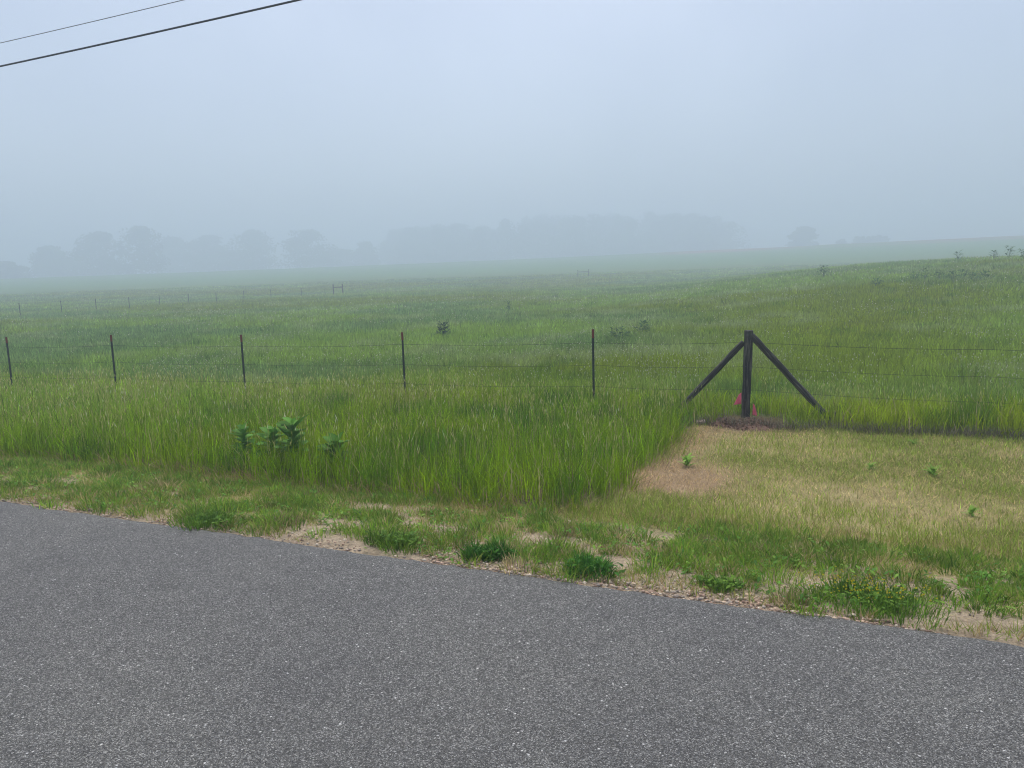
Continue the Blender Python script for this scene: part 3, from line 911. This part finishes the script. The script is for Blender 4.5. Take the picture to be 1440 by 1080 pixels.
milkweed(-4.90, 5.90, .48, 'tallest dark green broad-leaved plant at the verge edge, left of the grass middle', (.02, -.02), 1.15)
milkweed(-5.54, 5.94, .37, 'leftmost leafy plant in the broad-leaved row at the verge edge', (-.05, .02), .95)
milkweed(-5.27, 6.00, .38, 'leafy plant second from the left in the broad-leaved row at the verge edge', (.06, 0), .95)
milkweed(-4.53, 6.02, .32, 'low broad-leaved plant just right of the tallest one at the verge edge', (.09, -.03), 1.0)


def tuft_thing(name, x, y, rad, nb, h, cols, label, cat, width=.0048, lean=.6, group=None, flowers=0):
    """An irregular weed clump: several smaller tufts of unequal height, strung along the road edge."""
    A = []; k = 9
    for i in range(k):
        ox, oy = np.clip(rng.normal(0, rad * .42), -rad * .62, rad * .62), rng.normal(0, rad * .28)
        q = rng.uniform(.35, .75); cc = np.array(cols) * rng.uniform(.75, 1.35)
        A.append(clump_arrays(x + ox, max(3.74, y + oy), rad * q, int(nb / k), h * rng.uniform(.45, 1.1), cc, width, lean))
    for i in range(int(40 + rad * 500)):        # small broad leaves low in the clump
        ox, oy = np.clip(rng.normal(0, rad * .5), -rad, rad), np.clip(rng.normal(0, rad * .3), -rad * .5, rad * .5); yy = max(3.72, y + oy); a = rng.uniform(0, 6.28)
        ln = rng.uniform(.02, .045)
        A.append(leaf_arrays((x + ox, yy, gz(x + ox, yy) + rng.uniform(.005, h * .5)), (math.cos(a), math.sin(a), rng.uniform(0, .9)), ln, ln * .5,
                             np.array(cols[int(rng.integers(0, len(cols)))]) * rng.uniform(.8, 1.4), .2, .2, 3))
    a = join_arrays(A); z0 = gz(x, y); V = a[0] - np.array([x, y, z0])
    if flowers:
        root = empty(name, (x, y, z0), label, cat, group)
        mesh_np('foliage', V, a[1], a[2], M_BLADE, a[3], root)
        P = np.stack([rng.normal(0, rad * .5, flowers), rng.normal(0, rad * .25, flowers), uni(flowers, h * .35, h * .8)], 1)
        f = diamond_arrays(P, np.full(flowers, .010), np.full(flowers, .010), uni(flowers, 0, 3), uni(flowers, 0, 6.28), np.full(flowers, .6), np.tile([.75, .62, .04], (flowers, 1)))
        o = mesh_np('yellow_flowers', f[0], f[1], f[2], M_LEAF, f[3], root); o['kind'] = 'stuff'
        return root
    o = mesh_np(name, V, a[1], a[2], M_BLADE, a[3]); o.location = (x, y, z0)
    return tag(o, label, cat, group)


def on_z(px, py, z):
    d = ray(px, py); t = (z - EYE) / d.z
    return d.x * t, d.y * t


DG = [[.06, .19, .022], [.09, .24, .028], [.05, .15, .022]]
MG = [[.13, .25, .03], [.18, .31, .04], [.10, .20, .03]]
for px, py, z, rad, nb, h, cols, lab, fl in (
        (690, 786, -.04, .15, 1300, .13, DG, 'round bright dark-green feathery weed clump on the gravel, at the road edge centre', 0),
        (838, 810, -.04, .16, 800, .14, DG, 'dark spiky grass clump overhanging the asphalt right of the feathery clump', 0),
        (1010, 828, -.04, .13, 500, .10, MG, 'small green weed clump on gravel between the spiky clump and the yellow flowers', 0),
        (1225, 846, -.05, .30, 1500, .12, MG, 'wide green weed patch dotted with tiny yellow flowers at the road edge', 160),
        (560, 768, -.05, .20, 900, .14, MG, 'broad pale-green grass clump at the road edge below the tall grass', 0),
        (300, 742, -.05, .24, 900, .12, MG, 'low dark green weed mat creeping onto the asphalt at left', 0)):
    x, y = on_z(px, py, z)
    tuft_thing('weed_clump', x, y, rad, nb, h, cols, lab, 'weed clump', flowers=fl, lean=.55, group='weed clumps along the road edge')


def small_weed(px, py, z, h, label, group='green weeds in the mown grass'):
    x, y = on_z(px, py, z); g = gz(x, y)
    arrs = []
    for k in range(26):
        a = random.uniform(0, 6.28); t = random.uniform(.0, .55) ** 1.3
        arrs.append(leaf_arrays((random.uniform(-.012, .012), random.uniform(-.012, .012), h * t - .006), (math.cos(a), math.sin(a), random.uniform(.35, 1.9)), h * random.uniform(.45, .85), h * .13, np.array([.24, .40, .07]) * random.uniform(.8, 1.3), .3, .2, 4))
    A = join_arrays(arrs)
    o = mesh_np('small_weed', A[0], A[1], A[2], M_LEAF, A[3]); o.location = (x, y, g)
    tag(o, label, 'weed', group)


small_weed(1224, 656, -.42, .11, 'small green weed in the mown grass, left of its upright neighbour')
small_weed(1311, 668, -.41, .16, 'taller upright green weed alone in the mown grass')
small_weed(1366, 724, -.31, .12, 'green weed nearest the road in the right mown grass')
small_weed(1285, 620, -.48, .12, 'flat green weed in the mown grass nearest the fence')
small_weed(966, 655, -.40, .20, 'green grass-like sprout on the bare brown corner beside the tall verge')


# ------------------------------------------------------------------ tall weeds and bushes in the pasture
def pasture_weed(px, r, h, wid, label, n=90, col=(.075, .15, .05), group='dark weeds standing in the pasture', name='tall_weed', cat='weed'):
    p = at_range(px, 420, r); g = gz(p.x, p.y)
    root = empty(name, (p.x, p.y, g), label, cat, group)
    bm = bmesh.new()
    for k in range(5):
        a = random.uniform(0, 6.28); q = wid * random.uniform(.1, .4)
        bm_tube(bm, [(0, 0, -.05), (math.cos(a) * q * .5, math.sin(a) * q * .5, h * .5), (math.cos(a) * q, math.sin(a) * q, h * random.uniform(.7, 1.0))], [.014, .010, .006], 5)
    from_bm('stem', bm, M_STEM, root)
    arrs = []
    for k in range(n):
        a = random.uniform(0, 6.28); t = random.uniform(.2, 1); q = wid * .5 * random.random() ** .6 * (1.15 - .7 * t)
        ln = random.uniform(.10, .22) * max(1, r / 45)
        arrs.append(leaf_arrays((math.cos(a) * q, math.sin(a) * q, h * t), (math.cos(a), math.sin(a), random.uniform(-.2, 1.1)), ln, ln * .45, np.array(col) * random.uniform(.7, 1.4), .2, .2, 2))
    A = join_arrays(arrs); mesh_np('foliage', A[0], A[1], A[2], M_LEAF, A[3], root)


pasture_weed(622, 30, .62, .55, 'dark round bush alone in the pasture behind the steel posts', 150, (.035, .075, .03), name='pasture_bush', cat='bush')
pasture_weed(868, 24, .50, .8, 'low dark weed in the pasture behind the steel post nearest the braced post', 120)
pasture_weed(905, 27, .46, .6, 'smaller dark weed right of its lower neighbour beyond the last steel post', 90)
pasture_weed(715, 48, .75, .5, 'spindly upright weed far out in the middle of the pasture', 70)
pasture_weed(1156, 62, 1.0, 1.1, 'spreading dark weed on the fog edge above the right brace', 120)
pasture_weed(1344, 80, 0.90, .6, 'upright weed on the right crest, leftmost of those on the skyline', 40)
pasture_weed(1393, 80, 0.82, .7, 'bushy weed on the right crest just left of the tallest skyline weed', 45)
pasture_weed(1415, 79, 1.13, .7, 'tallest weed on the right crest against the fog', 50)
pasture_weed(1434, 78, 0.78, .9, 'rounded weed on the right crest at the picture edge', 45)
for px, r, h in ((1285, 50, .55), (1298, 51, .62), (1318, 50, .55), (1338, 49, .62), (1352, 50, .55), (1368, 48, .5), (1384, 49, .55), (1232, 47, .45)):
    pasture_weed(px, r, h, .8, 'dark weed in the loose row of weeds on the right pasture slope', 60, group='row of dark weeds on the right slope')


# ------------------------------------------------------------------ far fence
far = empty('far_fence', (0, 0, 0), 'distant fence of thin posts and wooden brace frames fading into the fog', 'fence')
fp = at_range(27, 430, 78); far.location = (fp.x, fp.y, gz(fp.x, fp.y)); FFO = Vector(far.location)
line = []
for px, r in ((27, 78), (86, 82), (135, 86), (182, 90), (225, 94), (266, 98), (305, 102), (344, 106), (382, 110), (425, 113)):
    p = at_range(px, 430, r); g = gz(p.x, p.y)
    bm = bmesh.new(); bm_tube(bm, [(0, 0, -.3), (0, 0, 1.25)], .035, 6)
    o = from_bm('post', bm, M_STEEL, far); o.location = Vector((p.x, p.y, g)) - FFO; line.append(Vector((p.x, p.y, g)))
for px0, px1, r in ((469, 482, 116), (813, 828, 168)):
    a = at_range(px0, 410, r); b = at_range(px1, 410, r * 1.01)
    for p in (a, b):
        p.z = gz(p.x, p.y); bm = bmesh.new(); bm_tube(bm, [(0, 0, -.3), (0, 0, 1.55)], .085, 8)
        o = from_bm('wooden_post', bm, M_WOOD, far); o.location = p - FFO; line.append(p.copy())
    bm = bmesh.new(); bm_tube(bm, [a + Vector((0, 0, 1.1)), b + Vector((0, 0, 1.1))], .06, 8)
    o = from_bm('cross_rail', bm, M_WOOD, far); o.location = -FFO
for h in (.5, .85, 1.18):
    bm = bmesh.new(); bm_tube(bm, [p + Vector((0, 0, h)) for p in line], .004, 4)
    o = from_bm('wire_strand', bm, M_WIRE, far); o.location = -FFO


# ------------------------------------------------------------------ power lines
def power_line(y, za, zb, xa, xb, r, mat, label):
    # straight run through two known heights, with the catenary of one span
    sl = (zb - za) / (xb - xa); pts = []
    for i in range(61):
        x = -60 + i * 2.0; z = za + sl * (x - xa) * .6 + .0006 * ((x + 15) ** 2)
        pts.append((x, y, z))
    bm = bmesh.new(); bm_tube(bm, pts, r, 8)
    o = from_bm('power_line', bm, mat, None, True)
    tag(o, label, 'power line', 'overhead lines')


power_line(13, 6.93, 7.13, -18.87, -10.31, .021, M_CABLE, 'thick black overhead cable crossing the upper left sky')
power_line(15, 8.33, 8.49, -21.66, -15.26, .010, M_CABLE2, 'thin grey overhead wire above the thicker black cable')


# ------------------------------------------------------------------ trees in the fog
def crown_arrays(H, W, n, leaf, col, base=.18, seed=0):
    """Leaf clumps spread through several lobes, so the outline is uneven and sky shows through."""
    lobes = []
    k = 16
    for i in range(k):
        t = base + .10 + (.80 - base) * (i + random.random()) / k
        prof = min(1.0, (1.0 - t) / .55) ** .75 * min(1.0, .70 + t)
        q = random.uniform(.45, 1.0) * W * .33 * prof; a = random.uniform(0, 6.28)
        lobes.append((math.cos(a) * q, math.sin(a) * q, H * t, W * random.uniform(.15, .23), H * random.uniform(.09, .14)))
    lobes.append((W * random.uniform(-.08, .08), 0, H * .88, W * random.uniform(.13, .2), H * .12)); lobes.append((0, 0, H * .58, W * .36, H * .32)); lobes.append((0, 0, H * (base + .16), W * .46, H * .22))
    li = rng.integers(0, len(lobes), n); big = rng.random(n) < .35; li[big] = len(lobes) - 1 - rng.integers(0, 3, big.sum()); lb = np.array(lobes)[li]
    d = rng.normal(size=(n, 3)); d /= np.linalg.norm(d, axis=1)[:, None]; q = rng.random(n) ** .42
    P = lb[:, :3] + d * q[:, None] * lb[:, [3, 3, 4]]
    P[:, 2] = np.maximum(P[:, 2], H * .02)
    u = rng.normal(size=(n, 3)); u /= np.linalg.norm(u, axis=1)[:, None]; v = np.cross(u, rng.normal(size=(n, 3))); v /= np.linalg.norm(v, axis=1)[:, None]
    s = leaf * uni(n, .6, 1.4)[:, None]
    V = np.stack([P + u * s, P + v * s * .6, P - u * s, P - v * s * .6], 1).reshape(-1, 3)
    shade = uni(len(lobes), .8, 1.25)[li] * uni(n, .7, 1.3)
    C = np.repeat(np.array(col)[None] * shade[:, None], 4, 0)
    return V, np.arange(4 * n), np.arange(n) * 4, C, lobes


def trunk_bm(bm, H, W, lobes, off=(0, 0, 0)):
    o = Vector(off); r = H * .022
    bm_tube(bm, [o + Vector((0, 0, -.5)), o + Vector((.1, 0, H * .25)), o + Vector((0, .1, H * .5)), o + Vector((0, 0, H * .8))], [r * 1.3, r, r * .7, r * .25], 8)
    for lx, ly, lz, *_ in lobes[:7]:
        bm_tube(bm, [o + Vector((0, 0, lz * .55)), o + Vector((lx * .5, ly * .5, lz * .82)), o + Vector((lx, ly, lz))], [r * .45, r * .3, r * .1], 6)


LEAFC = (.042, .075, .026)


def tree(px, top, wpx, r, label, n=4200, name='tree', cat='tree', group='trees in the fog on the far rise', base=.0):
    r *= 1.74; p = at_range(px, top, r); g = gz(p.x, p.y) - .2; H = max(2.5, p.z - g); W = wpx / FPX * r
    root = empty(name, (p.x, p.y, g), label, cat, group)
    V, L, S, C, lobes = crown_arrays(H, W * 1.10, n, .55 * r / 350, LEAFC, base)
    bm = bmesh.new(); trunk_bm(bm, H, W, lobes); from_bm('trunk', bm, M_BARK, root)
    mesh_np('crown', V, L, S, M_TREE, C, root)


tree(6, 368, 60, 300, 'low tree at the far left edge of the foggy treeline')
tree(68, 346, 56, 335, 'faint small tree left of the two tall foggy trees')
tree(137, 326, 74, 318, 'left one of the two tallest trees on the left of the fog')
tree(193, 317, 74, 310, 'tallest rounded tree in the left part of the foggy treeline')
tree(245, 333, 70, 372, 'very faint tree just right of the tallest left tree')
tree(292, 330, 80, 368, 'faint wide tree midway along the left foggy treeline')
tree(352, 323, 84, 345, 'broad faint tree left of the square-topped tree')
tree(432, 323, 84, 326, 'square-topped tree standing left of the gap in the fog')
tree(514, 340, 40, 350, 'small tree in the gap between square-topped tree and far wood')
tree(100, 362, 90, 345, 'low spreading thicket at the foot of the left tall trees', 2500, 'thicket', 'thicket', None)
tree(318, 352, 120, 360, 'low spreading thicket under the faint wide tree', 2500, 'thicket', 'thicket', None)
tree(478, 350, 80, 355, 'low thicket right of the square-topped tree', 2500, 'thicket', 'thicket', None)
tree(1130, 319, 42, 330, 'lone dome-shaped tree right of the far wood')
tree(1183, 337, 18, 340, 'smallest shrub-like tree between lone dome tree and far hedge', 500)
# a hedge-like row of bushes right of the lone tree
h = at_range(1225, 330, 590); hg = gz(h.x, h.y) - .2
root = empty('far_hedge', (h.x, h.y, hg), 'low flat-topped hedge on the foggy rise right of the lone tree', 'hedge')
AR = []; bm = bmesh.new()
for k in range(6):
    off = (k - 2.5) * 3.9; o = np.array([RGT[0] * off, RGT[1] * off, 0]); Hh = (h.z - hg) * random.uniform(.85, 1.0)
    V, L, S, C, lb = crown_arrays(Hh, 7.8, 900, .45, LEAFC, .0); AR.append((V + o, L, S, C))
    trunk_bm(bm, Hh, 5, lb, tuple(o))
A = join_arrays(AR); mesh_np('foliage', A[0], A[1], A[2], M_TREE, A[3], root); o = from_bm('stems', bm, M_BARK, root); o['kind'] = 'stuff'

# the wood itself reads as one mass
AR = []; bm = bmesh.new()
tops = [(535, 336), (560, 322), (600, 318), (650, 316), (700, 311), (760, 303), (820, 300), (880, 297), (940, 299), (1000, 303), (1035, 309), (1052, 320)]
tx, ty = zip(*tops)
for k in range(95):
    px = random.uniform(540, 1046); top = float(np.interp(px, tx, ty)) + random.uniform(-3, 12); r = 600 + random.uniform(0, 120)
    if px < 620: r += 15
    p = at_range(px, top, r); g = gz(p.x, p.y) - .2; Hh = p.z - g; W = random.uniform(40, 70) / FPX * r
    V, L, S, C, lb = crown_arrays(Hh, W, 1700, .8, LEAFC, .0); off = np.array([p.x, p.y, g]); AR.append((V + off, L, S, C))
    trunk_bm(bm, Hh, W, lb, tuple(off))
A = join_arrays(AR)
wood = mesh_np('far_wood', A[0], A[1], A[2], M_TREE, A[3])
tag(wood, 'long grey wood on the far rise, dissolving into the fog', 'wood', kind='stuff')
tr = from_bm('trunks', bm, M_BARK, wood); tr['kind'] = 'stuff'

# ------------------------------------------------------------------ haze
FOG = 0.0045
bm = bmesh.new()
bmesh.ops.create_cube(bm, size=1, matrix=Matrix.Translation((0, 0, 30)) @ Matrix.Diagonal((2400, 2400, 66, 1)))
m, nt, out = new_mat('fog_air')
pv = N(nt, 'ShaderNodeVolumePrincipled', Density=FOG, Anisotropy=0.25)
pv.inputs['Color'].default_value = (0.76, 0.855, 1.0, 1)
pv.inputs['Density Attribute'].default_value = ""
nt.links.new(pv.outputs[0], out.inputs['Volume'])
try: m.cycles.homogeneous_volume = True
except Exception: pass
hz = from_bm('haze', bm, m)
tag(hz, kind='stuff')

# ------------------------------------------------------------------ light
SUN_EL, SUN_AZ = 66, -25
w = bpy.data.worlds.new("World"); scene.world = w; w.use_nodes = True
nt = w.node_tree; bg = nt.nodes['Background']
sky = nt.nodes.new('ShaderNodeTexSky'); sky.sky_type = 'NISHITA'; sky.sun_disc = False
sky.sun_elevation = R(SUN_EL); sky.sun_rotation = R(SUN_AZ)
sky.air_density = 1.0; sky.dust_density = 3.0; sky.ozone_density = 1.0
hs = nt.nodes.new('ShaderNodeHueSaturation'); hs.inputs['Saturation'].default_value = 0.78
nt.links.new(sky.outputs[0], hs.inputs['Color'])
wtc = nt.nodes.new('ShaderNodeTexCoord'); wn = N(nt, 'ShaderNodeTexNoise', Scale=2.2, Detail=4.0, Roughness=0.5)
nt.links.new(wtc.outputs['Generated'], wn.inputs['Vector'])
cl = ramp(nt, wn.outputs['Fac'], [(0.3, (0.84, 0.855, 0.88)), (0.7, (1.12, 1.10, 1.08))])
nt.links.new(mixc(nt, 1.0, hs.outputs[0], cl, 'MULTIPLY'), bg.inputs['Color'])
bg.inputs['Strength'].default_value = 0.12
sd = bpy.data.lights.new('sun', 'SUN'); sd.energy = 1.5; sd.angle = R(28); sd.color = (1, .985, .96)
so = bpy.data.objects.new('sun', sd); COL.objects.link(so)
dvec = Vector((math.sin(R(SUN_AZ)) * math.cos(R(SUN_EL)), math.cos(R(SUN_AZ)) * math.cos(R(SUN_EL)), math.sin(R(SUN_EL))))
so.rotation_mode = 'QUATERNION'; so.rotation_quaternion = Vector((0, 0, 1)).rotation_difference(dvec)

# ------------------------------------------------------------------ render settings
scene.render.engine = 'CYCLES'
cy = scene.cycles
cy.use_denoising = True
try: cy.denoiser = 'OPENIMAGEDENOISE'
except Exception: pass
cy.filter_width = 1.1
cy.max_bounces = 6; cy.diffuse_bounces = 3; cy.glossy_bounces = 2; cy.transmission_bounces = 4
cy.transparent_max_bounces = 8; cy.volume_bounces = 2
cy.sample_clamp_indirect = 6
vs = scene.view_settings
vs.view_transform = 'Standard'; vs.look = 'None'; vs.exposure = 0.5; vs.gamma = 1.0
